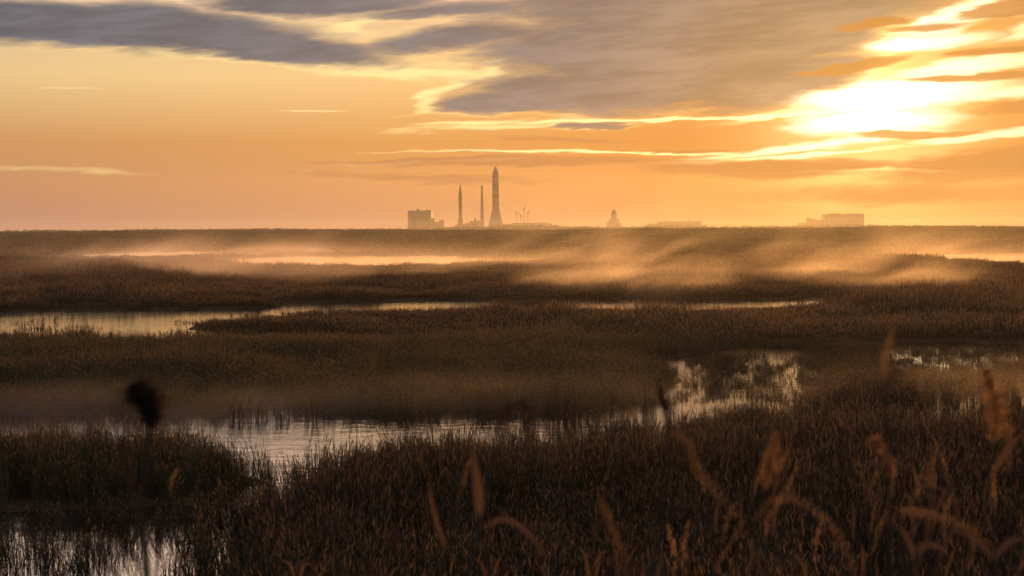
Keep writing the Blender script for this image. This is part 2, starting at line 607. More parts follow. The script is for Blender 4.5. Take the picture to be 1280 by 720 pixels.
def terrain(x, y, s=None):
    if s is None:
        s = land(x, y)
    dist = np.hypot(x, y)
    z = np.clip(s * 0.12, -0.45, 0.10) + (fbm(x / 7.0, y / 7.0, 5) - 0.5) * 0.10 * np.clip(s, 0, 1)
    # heath beyond the marsh rises gently and hides the plain behind it
    rise = np.clip((y - 820.0) / 620.0, 0, 1)
    fall = np.clip((y - 1500.0) / 500.0, 0, 1)
    z = z + 6.4 * rise * rise * (3 - 2 * rise) * (1 - fall * fall * (3 - 2 * fall)) * (0.95 + 0.1 * fbm(x / 160.0, y / 300.0, 21))
    # levee the picture is taken from
    up = np.clip((18.0 - y) / 12.0, 0, 1) * np.clip((y + 17.0) / 12.0, 0, 1)
    return np.maximum(z, 6.3 * up * up * (3 - 2 * up) - 0.45 * (up <= 0) + (fbm(x / 2.0, y / 2.0, 8) - 0.5) * 0.12 * (up > 0))


# ------------------------------------------------------------------ materials of the setting
def m_soil(t, out):
    pos = t.n('ShaderNodeNewGeometry').outputs['Position']
    a = t.noise(pos, 0.05, 6.0, 0.6)
    b = t.noise(pos, 1.7, 4.0, 0.6)
    c = t.ramp(t.m('ADD', t.m('MULTIPLY', a, 0.6), t.m('MULTIPLY', b, 0.4)),
               [(0.25, (0.020, 0.014, 0.009)), (0.5, (0.05, 0.036, 0.021)), (0.75, (0.085, 0.06, 0.033))])
    bump = t.n('ShaderNodeBump')
    bump.inputs['Strength'].default_value = 0.6
    bump.inputs['Distance'].default_value = 0.3
    t.link(b, bump.inputs['Height'])
    principled(t, out, c, 0.95, 0.05, normal=bump.outputs[0])


def m_water(t, out):
    pos = t.n('ShaderNodeNewGeometry').outputs['Position']
    q = t.mapping(pos, rot=(0, 0, R(8)), scl=(1.0, 1.0, 1.0))
    a = t.noise(q, 0.9, 3.0, 0.55, 0.4)
    b = t.noise(pos, 6.0, 2.0, 0.5)
    calm = t.step(t.noise(pos, 0.06, 2.0, 0.5), 0.35, 0.65)
    h = t.m('ADD', t.m('MULTIPLY', a, 0.05), t.m('MULTIPLY', b, 0.008))
    bump = t.n('ShaderNodeBump')
    t.put(bump.inputs['Strength'], t.m('ADD', 0.14, t.m('MULTIPLY', calm, 0.30)))
    bump.inputs['Distance'].default_value = 1.0
    t.link(h, bump.inputs['Height'])
    p = principled(t, out, (0.012, 0.011, 0.010), 0.07, 0.5, normal=bump.outputs[0])
    p.inputs['IOR'].default_value = 1.333


def leafy(dark, light, olive, trans=0.45, bed=False):
    def fn(t, out):
        pos = t.n('ShaderNodeNewGeometry').outputs['Position']
        rnd = t.n('ShaderNodeObjectInfo').outputs['Random']
        patch = t.noise(pos, 0.045, 4.0, 0.6)
        c = t.mix(rnd, dark, light)
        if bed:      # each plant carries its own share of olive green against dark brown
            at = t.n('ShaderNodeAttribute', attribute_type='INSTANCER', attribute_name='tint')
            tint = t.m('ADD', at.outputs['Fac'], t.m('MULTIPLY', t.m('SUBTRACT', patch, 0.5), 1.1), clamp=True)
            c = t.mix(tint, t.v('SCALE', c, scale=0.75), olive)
        else:
            c = t.mix(t.step(patch, 0.48, 0.66), c, olive)
        d = t.n('ShaderNodeBsdfDiffuse')
        tr = t.n('ShaderNodeBsdfTranslucent')
        t.link(c, d.inputs[0])
        tc = t.mix(1.0, c, (1.25, 0.9, 0.6), 'MULTIPLY')
        t.link(tc, tr.inputs[0])
        gl = t.n('ShaderNodeBsdfGlossy')
        gl.inputs['Roughness'].default_value = 0.45
        gl.inputs[0].default_value = (0.5, 0.45, 0.4, 1)
        mx = t.n('ShaderNodeMixShader')
        mx.inputs[0].default_value = trans
        t.link(d.outputs[0], mx.inputs[1])
        t.link(tr.outputs[0], mx.inputs[2])
        m2 = t.n('ShaderNodeMixShader')
        m2.inputs[0].default_value = 0.05
        t.link(mx.outputs[0], m2.inputs[1])
        t.link(gl.outputs[0], m2.inputs[2])
        t.link(m2.outputs[0], out.inputs[0])
    return fn


M_SOIL = mat('marsh_soil', m_soil)
M_WATER = mat('still_marsh_water', m_water)
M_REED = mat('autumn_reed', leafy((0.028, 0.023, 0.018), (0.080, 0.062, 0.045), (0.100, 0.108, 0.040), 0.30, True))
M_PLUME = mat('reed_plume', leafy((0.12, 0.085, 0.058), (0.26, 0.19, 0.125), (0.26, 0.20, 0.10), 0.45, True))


# ------------------------------------------------------------------ ground and water sheets
def build_ground():
    az = np.concatenate([np.arange(-180, -24, 4.0), np.arange(-24, 24.01, 0.12), np.arange(26, 180, 4.0)])
    az = np.radians(az)
    rad = np.concatenate([np.linspace(0.5, 26, 40), np.geomspace(27, 2200, 420), np.geomspace(2400, 30000, 24)])
    A, D = np.meshgrid(az, rad)
    X, Y = np.sin(A) * D, np.cos(A) * D
    Z = terrain(X.ravel(), Y.ravel()).reshape(X.shape)
    na, nr = len(az), len(rad)
    co = np.stack([X, Y, Z], -1).reshape(-1, 3)
    i = np.arange(nr - 1)[:, None] * na
    j = np.arange(na)[None, :]
    j2 = (j + 1) % na
    f = np.stack([i + j, i + na + j, i + na + j2, i + j2], -1).reshape(-1, 4)
    me = bpy.data.meshes.new('ground')
    me.vertices.add(len(co))
    me.vertices.foreach_set('co', co.ravel())
    me.loops.add(f.size)
    me.loops.foreach_set('vertex_index', f.ravel())
    me.polygons.add(len(f))
    me.polygons.foreach_set('loop_start', np.arange(len(f)) * 4)
    me.polygons.foreach_set('loop_total', np.full(len(f), 4))
    me.update(calc_edges=True)
    me.polygons.foreach_set('use_smooth', [True] * len(f))
    me.materials.append(M_SOIL)
    o = bpy.data.objects.new('ground', me)
    COL.objects.link(o)
    tag(o, 'dark peaty marsh ground rising to a low heath at the horizon', kind='structure')


build_ground()
w_ = link_mesh('water', [(-1500, 20, 0), (1500, 20, 0), (1500, 1500, 0), (-1500, 1500, 0)], [(0, 1, 2, 3)], M_WATER)
tag(w_, 'calm marsh water in winding channels and ponds', kind='structure')


# ------------------------------------------------------------------ reed beds (uncountable: stuff)
PROTO = {}


def proto_collection(name, builders):
    c = bpy.data.collections.new(name)          # never linked to the scene: only a source for the beds
    for i, b in enumerate(builders):
        mb, mats = b
        me = bpy.data.meshes.new(name)
        v, f, mi = [], [], []
        for k, part in enumerate(mb):
            off = len(v)
            v += part.v
            f += [tuple(q + off for q in face) for face in part.f]
            mi += [k] * len(part.f)
        me.from_pydata(v, [], f)
        for mm in mats:
            me.materials.append(mm)
        me.polygons.foreach_set('material_index', mi)
        me.update()
        o = bpy.data.objects.new('%s_%02d' % (name, i), me)
        c.objects.link(o)
    return c


def near_tuft(rng, stalks=15, spread=0.32):
    """a tuft of reeds about 1.3 m tall: thin stalks, narrow upright leaves, small leaning seed heads"""
    g, p = MB(), MB()
    for _ in range(stalks):
        a, r = rng.uniform(0, 6.283), spread * math.sqrt(rng.random())
        b = Vector((r * math.cos(a), r * math.sin(a), -0.1))
        h = rng.uniform(0.70, 1.30) if rng.random() < 0.8 else rng.uniform(1.25, 1.65)
        lean = Vector((rng.gauss(0.10, 0.06), rng.gauss(0, 0.06), 0)) * h
        top = b + Vector((0, 0, h + 0.1)) + lean
        mid = b.lerp(top, 0.55) - lean * 0.2
        g.bar(b, mid, 0.009, 3, 0.008)
        g.bar(mid, top, 0.008, 3, 0.005)
        for k in range(rng.randint(3, 5)):
            q = 0.15 + 0.7 * (k + rng.random()) / 5
            root = b.lerp(top, q)
            an = rng.gauss(0.0, 1.1) + (math.pi if rng.random() < 0.35 else 0)
            L = rng.uniform(0.26, 0.50)
            up = rng.uniform(0.7, 1.0)
            tip = root + Vector((math.cos(an) * L * 0.28, math.sin(an) * L * 0.28, L * up))
            sag = Vector((math.cos(an) * 0.03, math.sin(an) * 0.03, 0.05))
            g.blade(root, tip, rng.uniform(0.008, 0.014), sag, 2, side=(rng.uniform(-1, 1), rng.uniform(-1, 1), rng.uniform(-.3, .3)))
        if rng.random() < 0.6:
            L = rng.uniform(0.12, 0.20)
            droop = Vector((rng.uniform(0.03, 0.11), rng.uniform(-0.03, 0.03), 0))
            for s in ((1, 0.2, 0), (-0.2, 1, 0)):
                p.blade(top - Vector((0, 0, 0.03)), top + Vector((0, 0, L)) + droop, rng.uniform(0.022, 0.038), (0, 0, 0.01), 3, side=s)
            for _k in range(2):
                z = top + Vector((0, 0, rng.uniform(0, L * 0.5)))
                p.blade(z, z + Vector((rng.uniform(0.0, 0.09), rng.uniform(-0.04, 0.04), rng.uniform(0.03, 0.09))), 0.018, (0, 0, 0), 2)
    return ([g, p], [M_REED, M_PLUME])


def mid_tuft(rng, stalks=30, spread=1.0):
    g, p = MB(), MB()
    for _ in range(stalks):
        a, r = rng.uniform(0, 6.283), spread * math.sqrt(rng.random())
        b = Vector((r * math.cos(a), r * math.sin(a), -0.1))
        h = rng.uniform(0.6, 1.15)
        top = b + Vector((rng.gauss(0.1, 0.08) * h, rng.gauss(0, 0.07) * h, h))
        side = (rng.uniform(-1, 1), rng.uniform(-0.5, 0.5), 0)
        g.blade(b, top, rng.uniform(0.05, 0.10), (rng.uniform(-.05, .05), 0, 0), 2, side=side)
        for _k in range(2):
            q = b.lerp(top, rng.uniform(0.35, 0.8))
            g.blade(q, q + Vector((rng.gauss(0.06, 0.16), rng.gauss(0, 0.14), rng.uniform(0.14, 0.3))), 0.05, (0, 0, 0.03), 2)
        if rng.random() < 0.68:
            p.blade(top - Vector((0, 0, 0.06)), top + Vector((rng.uniform(0.02, 0.09), 0, rng.uniform(0.10, 0.2))), rng.uniform(0.06, 0.1), (0, 0, 0), 2,
                    side=(1, rng.uniform(-.5, .5), 0))
    return ([g, p], [M_REED, M_PLUME])


def far_tuft(rng, blades=90, spread=3.4):
    g, p = MB(), MB()
    for _ in range(blades):
        a, r = rng.uniform(0, 6.283), spread * math.sqrt(rng.random())
        b = Vector((r * math.cos(a), r * math.sin(a), -0.1))
        h = rng.uniform(0.5, 1.1) * (1.1 - 0.35 * r / spread)
        top = b + Vector((rng.gauss(0.1, 0.15), rng.gauss(0, 0.1), h))
        (g if rng.random() < 0.85 else p).blade(b, top, rng.uniform(0.25, 0.5), (0, 0, 0), 2, side=(1, rng.uniform(-.8, .8), 0))
    return ([g, p], [M_REED, M_PLUME])


def bed_nodes(name, coll):
    ng = bpy.data.node_groups.new(name, 'GeometryNodeTree')
    ng.interface.new_socket('Geometry', in_out='INPUT', socket_type='NodeSocketGeometry')
    ng.interface.new_socket('Geometry', in_out='OUTPUT', socket_type='NodeSocketGeometry')
    N, L = ng.nodes, ng.links
    gi, go = N.new('NodeGroupInput'), N.new('NodeGroupOutput')
    ci = N.new('GeometryNodeCollectionInfo')
    ci.inputs['Collection'].default_value = coll
    ci.inputs['Separate Children'].default_value = True
    ci.inputs['Reset Children'].default_value = True
    iop = N.new('GeometryNodeInstanceOnPoints')
    iop.inputs['Pick Instance'].default_value = True

    def attr(nm, tp):
        a = N.new('GeometryNodeInputNamedAttribute')
        a.data_type = tp
        a.inputs['Name'].default_value = nm
        return a.outputs['Attribute']
    L.new(gi.outputs[0], iop.inputs['Points'])
    L.new(ci.outputs[0], iop.inputs['Instance'])
    L.new(attr('pick', 'INT'), iop.inputs['Instance Index'])
    L.new(attr('turn', 'FLOAT_VECTOR'), iop.inputs['Rotation'])
    L.new(attr('size', 'FLOAT_VECTOR'), iop.inputs['Scale'])
    L.new(iop.outputs[0], go.inputs[0])
    return ng


def build_bed(name, label, cat, ng, nvar, x, y, z, hs, ws, rng, turn=3.14):
    n = len(x)
    me = bpy.data.meshes.new(name)
    me.vertices.add(n)
    me.vertices.foreach_set('co', np.stack([x, y, z], -1).ravel())
    a = me.attributes.new('pick', 'INT', 'POINT')
    a.data.foreach_set('value', rng.integers(0, nvar, n).astype(np.int32))
    a = me.attributes.new('turn', 'FLOAT_VECTOR', 'POINT')
    rot = np.zeros((n, 3))
    rot[:, 0] = rng.normal(0, 0.08, n)
    rot[:, 1] = rng.normal(0.03, 0.10, n)
    rot[:, 2] = rng.uniform(-turn, turn, n)
    a.data.foreach_set('vector', rot.ravel())
    a = me.attributes.new('size', 'FLOAT_VECTOR', 'POINT')
    a.data.foreach_set('vector', np.stack([ws, ws, hs], -1).ravel())
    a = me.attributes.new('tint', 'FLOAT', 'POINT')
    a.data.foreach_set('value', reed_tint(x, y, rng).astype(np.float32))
    me.update()
    o = bpy.data.objects.new(name, me)
    COL.objects.link(o)
    md = o.modifiers.new('reeds', 'NODES')
    md.node_group = ng
    tag(o, label, cat, kind='stuff')
    return o


def scatter(rng, d0, d1, density, half_deg=21.0):
    """points with even areal density in a wedge"""
    half = R(half_deg)
    n = int(density * half * (d1 * d1 - d0 * d0))
    d = np.sqrt(rng.uniform(d0 * d0, d1 * d1, n))
    a = rng.uniform(-half, half, n)
    return np.sin(a) * d, np.cos(a) * d


# share of olive in the reeds: (outline, share)
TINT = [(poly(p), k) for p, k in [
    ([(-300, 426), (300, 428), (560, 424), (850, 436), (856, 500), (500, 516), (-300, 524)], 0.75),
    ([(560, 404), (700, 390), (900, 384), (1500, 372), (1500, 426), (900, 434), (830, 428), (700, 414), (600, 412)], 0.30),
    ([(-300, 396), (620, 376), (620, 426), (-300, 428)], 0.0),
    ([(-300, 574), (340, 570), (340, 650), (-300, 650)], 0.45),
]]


def soft_zone(p, x, y):
    """1 well inside an outline, 0 well outside, with a wide ragged margin"""
    d = np.hypot(x, y)
    nx = x + (fbm(x / 5.0, y / 9.0, 101) - 0.5) * d * 0.06
    ny = y + (fbm(x / 5.0, y / 9.0, 103) - 0.5) * d * 0.10
    e = edge_dist(p, nx, ny)
    q = np.clip(np.where(inside(p, nx, ny), e, -e) / (d * 0.035) * 0.5 + 0.5, 0, 1)
    return q * q * (3 - 2 * q)


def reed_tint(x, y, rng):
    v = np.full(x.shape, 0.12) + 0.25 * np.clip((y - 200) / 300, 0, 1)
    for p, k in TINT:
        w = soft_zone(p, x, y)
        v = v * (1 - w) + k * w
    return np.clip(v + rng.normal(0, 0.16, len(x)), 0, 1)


def reed_size(x, y, s):
    patch = fbm(x / 9.0, y / 16.0, 31)
    hgt = np.maximum(0.30, 0.50 + 0.62 * patch + 1.1 * (fbm(x / 11.0, y / 9.0, 33) - 0.38))
    hgt = hgt * (0.72 + 0.28 * np.clip(s / 2.5, 0, 1))
    for p, k in LOW:
        hgt = hgt * (1 + (k - 1) * soft_zone(p, x, y))
    return hgt, patch


def build_beds():
    pr = random.Random(11)
    near = proto_collection('reed_tuft', [near_tuft(pr) for _ in range(10)])
    mid = proto_collection('reed_clump', [mid_tuft(pr) for _ in range(8)])
    far = proto_collection('reed_stand', [far_tuft(pr) for _ in range(6)])
    nn, nm, nf = bed_nodes('near_reeds', near), bed_nodes('middle_reeds', mid), bed_nodes('far_reeds', far)
    rng = np.random.default_rng(5)

    # ---- near zone, 30 to 130 m
    x, y = scatter(rng, 30, 130, 8.5)
    s = land(x, y)
    sp = sparse(x, y)
    keep = np.where(s > 0.0, 0.45 + 0.55 * np.clip(s / 1.2, 0, 1), sp * np.clip(1 + s / 14.0, 0.25, 1))
    gaps = fbm(x / 2.2, y / 3.5, 77)
    keep = keep * np.clip((gaps - 0.22) * 4.5, 0.12, 1) * np.clip(130 / np.hypot(x, y) * 0.62 + 0.2, 0, 1)
    ok = rng.random(len(x)) < keep
    x, y, s = x[ok], y[ok], s[ok]
    z = np.maximum(terrain(x, y, s), -0.05)
    hs, patch = reed_size(x, y, s)
    hs = hs * rng.uniform(0.62, 1.25, len(x))
    ws = rng.uniform(0.8, 1.3, len(x))
    tall = rng.random(len(x)) < 0.09          # single stems overtopping the rest
    hs = np.where(tall, hs * rng.uniform(1.25, 1.6, len(x)), hs)
    ws = np.where(tall, ws * 0.75, ws)
    isl = inside(ISLAND[0], x, y) | (inside(SPARSE[4][0], x, y))
    front = (y < 84) & ~isl & (s > -40)
    front &= ~((y > 76) & (s < 0) & (x < -4))
    sh = (y < 66) & (s < 0) & (x < -6)
    for nm_, lab, selm in (
        ('reed_island', 'dense dark reed island standing in the water at the left, its edge fraying into single stems', isl),
        ('flooded_reeds', 'thin brown reeds standing in glittering shallow water in the lower left corner', sh & ~isl),
        ('near_reed_bed', 'dense dark brown reed bed filling the lower right, sharp seed heads along its top', front & ~sh & ~isl),
        ('olive_reed_bed', 'olive brown reed bed between the near channel and the middle pond', ~front & ~isl & ~sh),
    ):
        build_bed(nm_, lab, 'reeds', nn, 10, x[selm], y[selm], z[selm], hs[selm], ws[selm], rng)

    # ---- middle zone
    x, y = scatter(rng, 122, 470, 0.85)
    d = np.hypot(x, y)
    s = land(x, y)
    sp = sparse(x, y)
    keep = np.where(s > 0.3, np.clip(0.5 + s / 6.0, 0, 1), sp * 0.6 * (s < 0)) * np.clip(260 / d, 0.35, 1)
    keep = keep * np.clip((fbm(x / 9.0, y / 14.0, 41) - 0.22) * 3.5, 0.25, 1)
    ok = rng.random(len(x)) < keep
    x, y, s = x[ok], y[ok], s[ok]
    z = np.maximum(terrain(x, y, s), -0.05)
    hs, patch = reed_size(x, y, s)
    hs = hs * (1 + 0.6 * np.clip((fbm(x / 30.0, y / 24.0, 53) - 0.56) * 9, 0, 1) * np.clip((s - 6) / 8, 0, 1))
    hs = hs * (0.45 + 1.1 * fbm(x / 22.0, y / 30.0, 51)) * rng.uniform(0.6, 1.4, len(x))
    ws = rng.uniform(0.9, 1.5, len(x))
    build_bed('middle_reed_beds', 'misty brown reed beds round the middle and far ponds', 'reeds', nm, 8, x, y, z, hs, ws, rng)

    # ---- far zone, up to the heath on the horizon
    x, y = scatter(rng, 440, 1480, 0.045)
    s = land(x, y)
    ok = (s > 2.0) & (rng.random(len(x)) < np.clip((fbm(x / 60.0, y / 60.0, 61) - 0.25) * 3.5, 0.1, 1))
    x, y, s = x[ok], y[ok], s[ok]
    z = terrain(x, y, s)
    hs = rng.uniform(0.6, 1.1, len(x)) * (0.5 + 0.9 * fbm(x / 90.0, y / 120.0, 71)) * (1 + 1.4 * np.clip((fbm(x / 80.0, y / 50.0, 73) - 0.55) * 9, 0, 1))
    ws = rng.uniform(0.9, 1.6, len(x))
    build_bed('far_heath', 'dark flat heath and reeds running out to the horizon', 'heath', nf, 6, x, y, z, hs, ws, rng)


build_beds()


# ------------------------------------------------------------------ the launch site on the skyline
DSKY = 4000.0
MPP = DSKY / FPX          # metres per picture unit out there


def sky_x(u):
    return (u - 640.0) * MPP


def sky_z(u, py):
    return H + (HORIZON - (u - 640.0) * math.tan(ROLL) - py) * MPP


def paint(name, c, rough=0.7, streaks=0.15):
    def fn(t, out):
        pos = t.n('ShaderNodeTexCoord').outputs['Object']
        n = t.noise(t.mapping(pos, scl=(4.0, 4.0, 18.0)), 1.0, 4.0, 0.6)
        f = t.m('ADD', 1.0 - streaks, t.m('MULTIPLY', n, 2 * streaks))
        principled(t, out, t.v('SCALE', c, scale=f), rough, 0.3)
    return mat(name, fn)


M_CONC = paint('weathered_concrete', (0.16, 0.15, 0.15))
M_CLAD = paint('grey_cladding', (0.15, 0.15, 0.165), 0.6)
M_DARKMETAL = paint('dark_steel', (0.06, 0.06, 0.065), 0.5)
M_WHITE = paint('white_rocket_paint', (0.20, 0.195, 0.20), 0.45, 0.08)
M_ORANGE = paint('foam_orange', (0.16, 0.10, 0.07), 0.8)
M_GLASS = paint('dark_window_glass', (0.03, 0.035, 0.04), 0.15, 0.05)
M_ROOF = paint('roof_felt', (0.12, 0.11, 0.11), 0.9)


def hall(name, label, u0, u1, py, depth, ribs, dist=0.0, annex=(), units=(), cat='building', mast=None, doors=0, windows=0):
    """a big industrial hall: walls with cladding ribs, parapet, doors, rooftop units, lower annexes"""
    x0, x1 = sky_x(u0), sky_x(u1)
    cx = (x0 + x1) / 2
    zt = sky_z((u0 + u1) / 2, py)
    e = empty(name, (cx, DSKY + dist, 0), label, cat)
    w = (x1 - x0) / 2
    MB().box(-w, w, 0, depth, 0, zt - 1.2).build('wall', M_CLAD, e)
    MB().box(-w - 0.4, w + 0.4, -0.4, depth + 0.4, zt - 1.2, zt).build('roof_parapet', M_ROOF, e)
    rib_me = None
    for i in range(ribs):
        x = -w + (i + 0.5) * 2 * w / ribs
        if rib_me is None:
            o = MB().box(-0.6, 0.6, -0.7, -0.02, 0, zt - 1.4).build('wall_rib', M_CONC, e)
            rib_me = o.data
        else:
            o = bpy.data.objects.new('wall_rib', rib_me)
            COL.objects.link(o)
            o.parent = e
        o.location.x = x
    for i in range(doors):
        dw = 2 * w / (doors * 2.2)
        x = -w + (i + 0.5) * 2 * w / doors
        MB().box(x - dw / 2, x + dw / 2, -1.0, -0.72, 0, zt * 0.78).build('door', M_DARKMETAL, e)
    for i in range(windows):
        x = -w + (i + 0.5) * 2 * w / windows
        MB().box(x - 1.6, x + 1.6, -0.3, -0.03, zt * 0.55, zt * 0.55 + 2.4).build('window', M_GLASS, e)
    for (a, b, p) in annex:
        xa, xb = sky_x(a) - cx, sky_x(b) - cx
        za = sky_z((a + b) / 2, p)
        an = MB().box(xa, xb, 4, depth - 4, 0, za).build('annex', M_CONC, e)
        MB().box(xa - 0.3, xb + 0.3, 3.6, depth - 3.6, za, za + 0.7).build('annex_roof', M_ROOF, an)
    for (a, b, p, q) in units:
        MB().box(sky_x(a) - cx, sky_x(b) - cx, depth * 0.3, depth * 0.5, sky_z(a, q), sky_z(a, p)).build('rooftop_unit', M_DARKMETAL, e)
    if mast:
        u, p = mast
        MB().bar((sky_x(u) - cx, depth * 0.4, zt - 0.1), (sky_x(u) - cx, depth * 0.4, sky_z(u, p)), 0.9, 6, 0.5).build('antenna_mast', M_DARKMETAL, e)
    return e


hall('assembly_hall', 'big square grey hall standing alone at the left end of the launch site skyline', 510.3, 539.8, 263.3, 45, 7,
     annex=((539.8, 543.5, 273.5), (543.5, 549, 278), (549, 555.5, 275.6)), units=((521, 524.5, 261.2, 263.3), (533, 538, 262.3, 263.3)), doors=2)
hall('control_hall', 'long low building with a thin antenna mast, right of the stepped tower', 826, 880.5, 276.6, 40, 9, dist=60,
     annex=((812, 826, 280.0), (880.5, 888, 281.5)), mast=(865, 271.5), windows=10, units=((835, 839, 275.6, 276.6),))
hall('storage_hall', 'wide flat-roofed hall in the glow below the sun, lower wing on its left', 1023.5, 1071.5, 268.0, 50, 10, dist=-80,
     annex=((1012, 1023.5, 275.3), (1004, 1012, 274.0), (994, 1004, 279.2)), units=((1003.5, 1006.5, 272.3, 274.0), (1030, 1042, 267.2, 268.0), (1052, 1068, 267.3, 268.0)),
     windows=9)
hall('service_shed', 'low lumpy service shed between the slender rocket and the tall slim tower', 587, 600.5, 276.2, 30, 3,
     units=((592.5, 595, 272.6, 276.2), (597, 599, 274.6, 276.2)), annex=((581, 587, 279.5),), doors=1, dist=30)
hall('pad_building', 'long low building behind the cranes, right of the largest rocket', 640, 684, 278.2, 36, 8, dist=120,
     annex=((684, 692, 279.6), (692, 701, 281.4), (629, 640, 280.2)), windows=8)


def rocket(name, label, u, tip, base_py, prof, skirt, fins, paint_mat, bands, dist=0.0, pad=None):
    """prof: (half width in picture units, py) from bottom of the body up to the tip"""
    x = sky_x(u)
    e = empty(name, (x, DSKY + dist, 0), label, 'rocket')
    P = [(r * MPP, sky_z(u, p)) for r, p in prof]
    k = next(i for i, (r, p) in enumerate(prof) if p < tip + (base_py - tip) * 0.17)
    MB().lathe(P[:k + 1], 24).build('body', paint_mat, e, True)
    MB().lathe(P[k:], 24).build('nose_cone', M_DARKMETAL if paint_mat is M_ORANGE else M_WHITE, e, True)
    for (r, p) in bands:
        z = sky_z(u, p)
        MB().lathe([(r * MPP, z - 0.7), (r * MPP, z + 0.7)], 24).build('stage_band', M_DARKMETAL, e, True)
    if skirt:
        MB().lathe([(r * MPP, sky_z(u, p)) for r, p in skirt], 24).build('flared_skirt', M_CONC, e, True)
    for i in range(fins):
        a = 2 * math.pi * i / fins + 0.6
        r0, r1 = prof[0][0] * MPP, prof[0][0] * MPP * 2.1
        zb = sky_z(u, base_py)
        v = []
        for s in (-0.35, 0.35):
            ox, oy = -math.sin(a) * s, math.cos(a) * s
            for (r, z) in ((r0 * 0.9, zb), (r1, zb), (r1, zb + 5), (r0 * 0.9, zb + 16)):
                v.append((math.cos(a) * r + ox, math.sin(a) * r + oy, z))
        f = [(0, 1, 2, 3), (7, 6, 5, 4), (0, 4, 5, 1), (1, 5, 6, 2), (2, 6, 7, 3), (3, 7, 4, 0)]
        link_mesh('fin', v, f, M_DARKMETAL, e)
    if pad:
        hw, p = pad
        pd = MB().box(-hw * MPP, hw * MPP, -hw * MPP, hw * MPP, 0, sky_z(u, p), 0.85).build('launch_pad', M_CONC, e)
        MB().box(-hw * MPP * 0.55, hw * MPP * 0.55, -hw * MPP * 0.55, hw * MPP * 0.55, sky_z(u, p), sky_z(u, p - 2.2), 0.7).build('launch_mount', M_DARKMETAL, pd)
    return e


rocket('rocket', 'tallest and thickest rocket silhouette, its foot flaring out wide', 620.4, 208.2, 279,
       [(4.15, 264), (4.15, 240), (4.15, 222), (4.0, 218.5), (3.2, 214.5), (2.0, 211.2), (0.9, 209), (0.25, 208.2)],
       [(9.3, 288), (9.0, 279.5), (7.6, 274.5), (6.2, 269), (5.0, 264), (4.25, 259)], 0, M_WHITE, [(4.3, 246), (4.3, 231), (4.3, 221)], dist=-40, pad=(11, 283.5))
rocket('rocket', 'slender needle-nosed rocket on a stepped pad, leftmost of the three spires', 575.6, 228.8, 279,
       [(1.75, 284), (2.1, 262), (2.35, 247), (2.2, 243), (1.7, 239), (1.15, 235.5), (0.6, 232), (0.2, 228.8)],
       None, 4, M_ORANGE, [(2.3, 258), (2.45, 247.5)], dist=20, pad=(8, 281))


def slim_tower():
    u = 603.0
    e = empty('service_tower', (sky_x(u), DSKY + 10, 0), 'tall slim flat-topped tower between the two rockets', 'tower')
    zt, zm, zb = sky_z(u, 232.0), sky_z(u, 243.0), 0.0
    MB().lathe([(4.3, 0), (3.6, 30), (3.0, 60), (2.5, zm)], 12).build('shaft', M_CONC, e)
    MB().box(-1.7, 1.7, -1.7, 1.7, zm, zt - 1.5).build('upper_stage', M_DARKMETAL, e)
    MB().box(-2.1, 2.1, -2.1, 2.1, zt - 1.5, zt).build('top_platform', M_DARKMETAL, e)
    for z in (18, 34, 50, 66, 79):
        r = 4.3 - z * 0.018
        MB().lathe([(r + 0.3, z), (r + 0.3, z + 0.9)], 12).build('service_deck', M_DARKMETAL, e)
    MB().box(-6, 6, -6, 6, 0, 9, 0.8).build('base_block', M_CONC, e)


slim_tower()


def crane(label, u, top_py, jib, dist):
    """lattice tower crane: mast with corner posts and braces, sloping jib, counter jib, cab"""
    e = empty('tower_crane', (sky_x(u), DSKY + dist, 0), label, 'crane', 'tower cranes beside the largest rocket')
    zt = sky_z(u, top_py)
    for sx in (-1, 1):
        for sy in (-1, 1):
            MB().bar((sx * 1.1, sy * 1.1, 0), (sx * 1.1, sy * 1.1, zt), 0.28, 4).build('mast_post', M_DARKMETAL, e)
    br = MB()
    k, z = 1, 0.0
    while z + 3 < zt:
        br.bar((-1.1 * k, -1.1, z), (1.1 * k, -1.1, z + 3), 0.16, 4)
        br.bar((-1.1 * k, 1.1, z), (1.1 * k, 1.1, z + 3), 0.16, 4)
        k, z = -k, z + 3
    tag(br.build('mast_braces', M_DARKMETAL, e), kind='stuff')
    jx, jz = jib
    MB().bar((0, 0, zt - 3), (jx, 0, zt - 3 + jz), 0.9, 4, 0.4).build('jib', M_DARKMETAL, e)
    MB().bar((0, 0, zt - 3), (-jx * 0.35, 0, zt - 3 - jz * 0.15), 0.8, 4, 0.8).build('counter_jib', M_DARKMETAL, e)
    MB().box(-1.6, 1.6, -1.6, 1.6, zt - 5.5, zt - 3.0).build('cab', M_CONC, e)


crane('thin crane nearest the largest rocket, short jib', 646.3, 264.5, (-4, 5), 60)
crane('tallest of the thin cranes right of the largest rocket, jib raised steeply', 655.8, 259.0, (4, 10), 75)
crane('thin crane farthest right of the largest rocket, jib tipped up', 660.6, 264.0, (5, 6), 66)
crane('small crane between the first and the tallest crane', 651.8, 267.5, (-5, 6), 90)


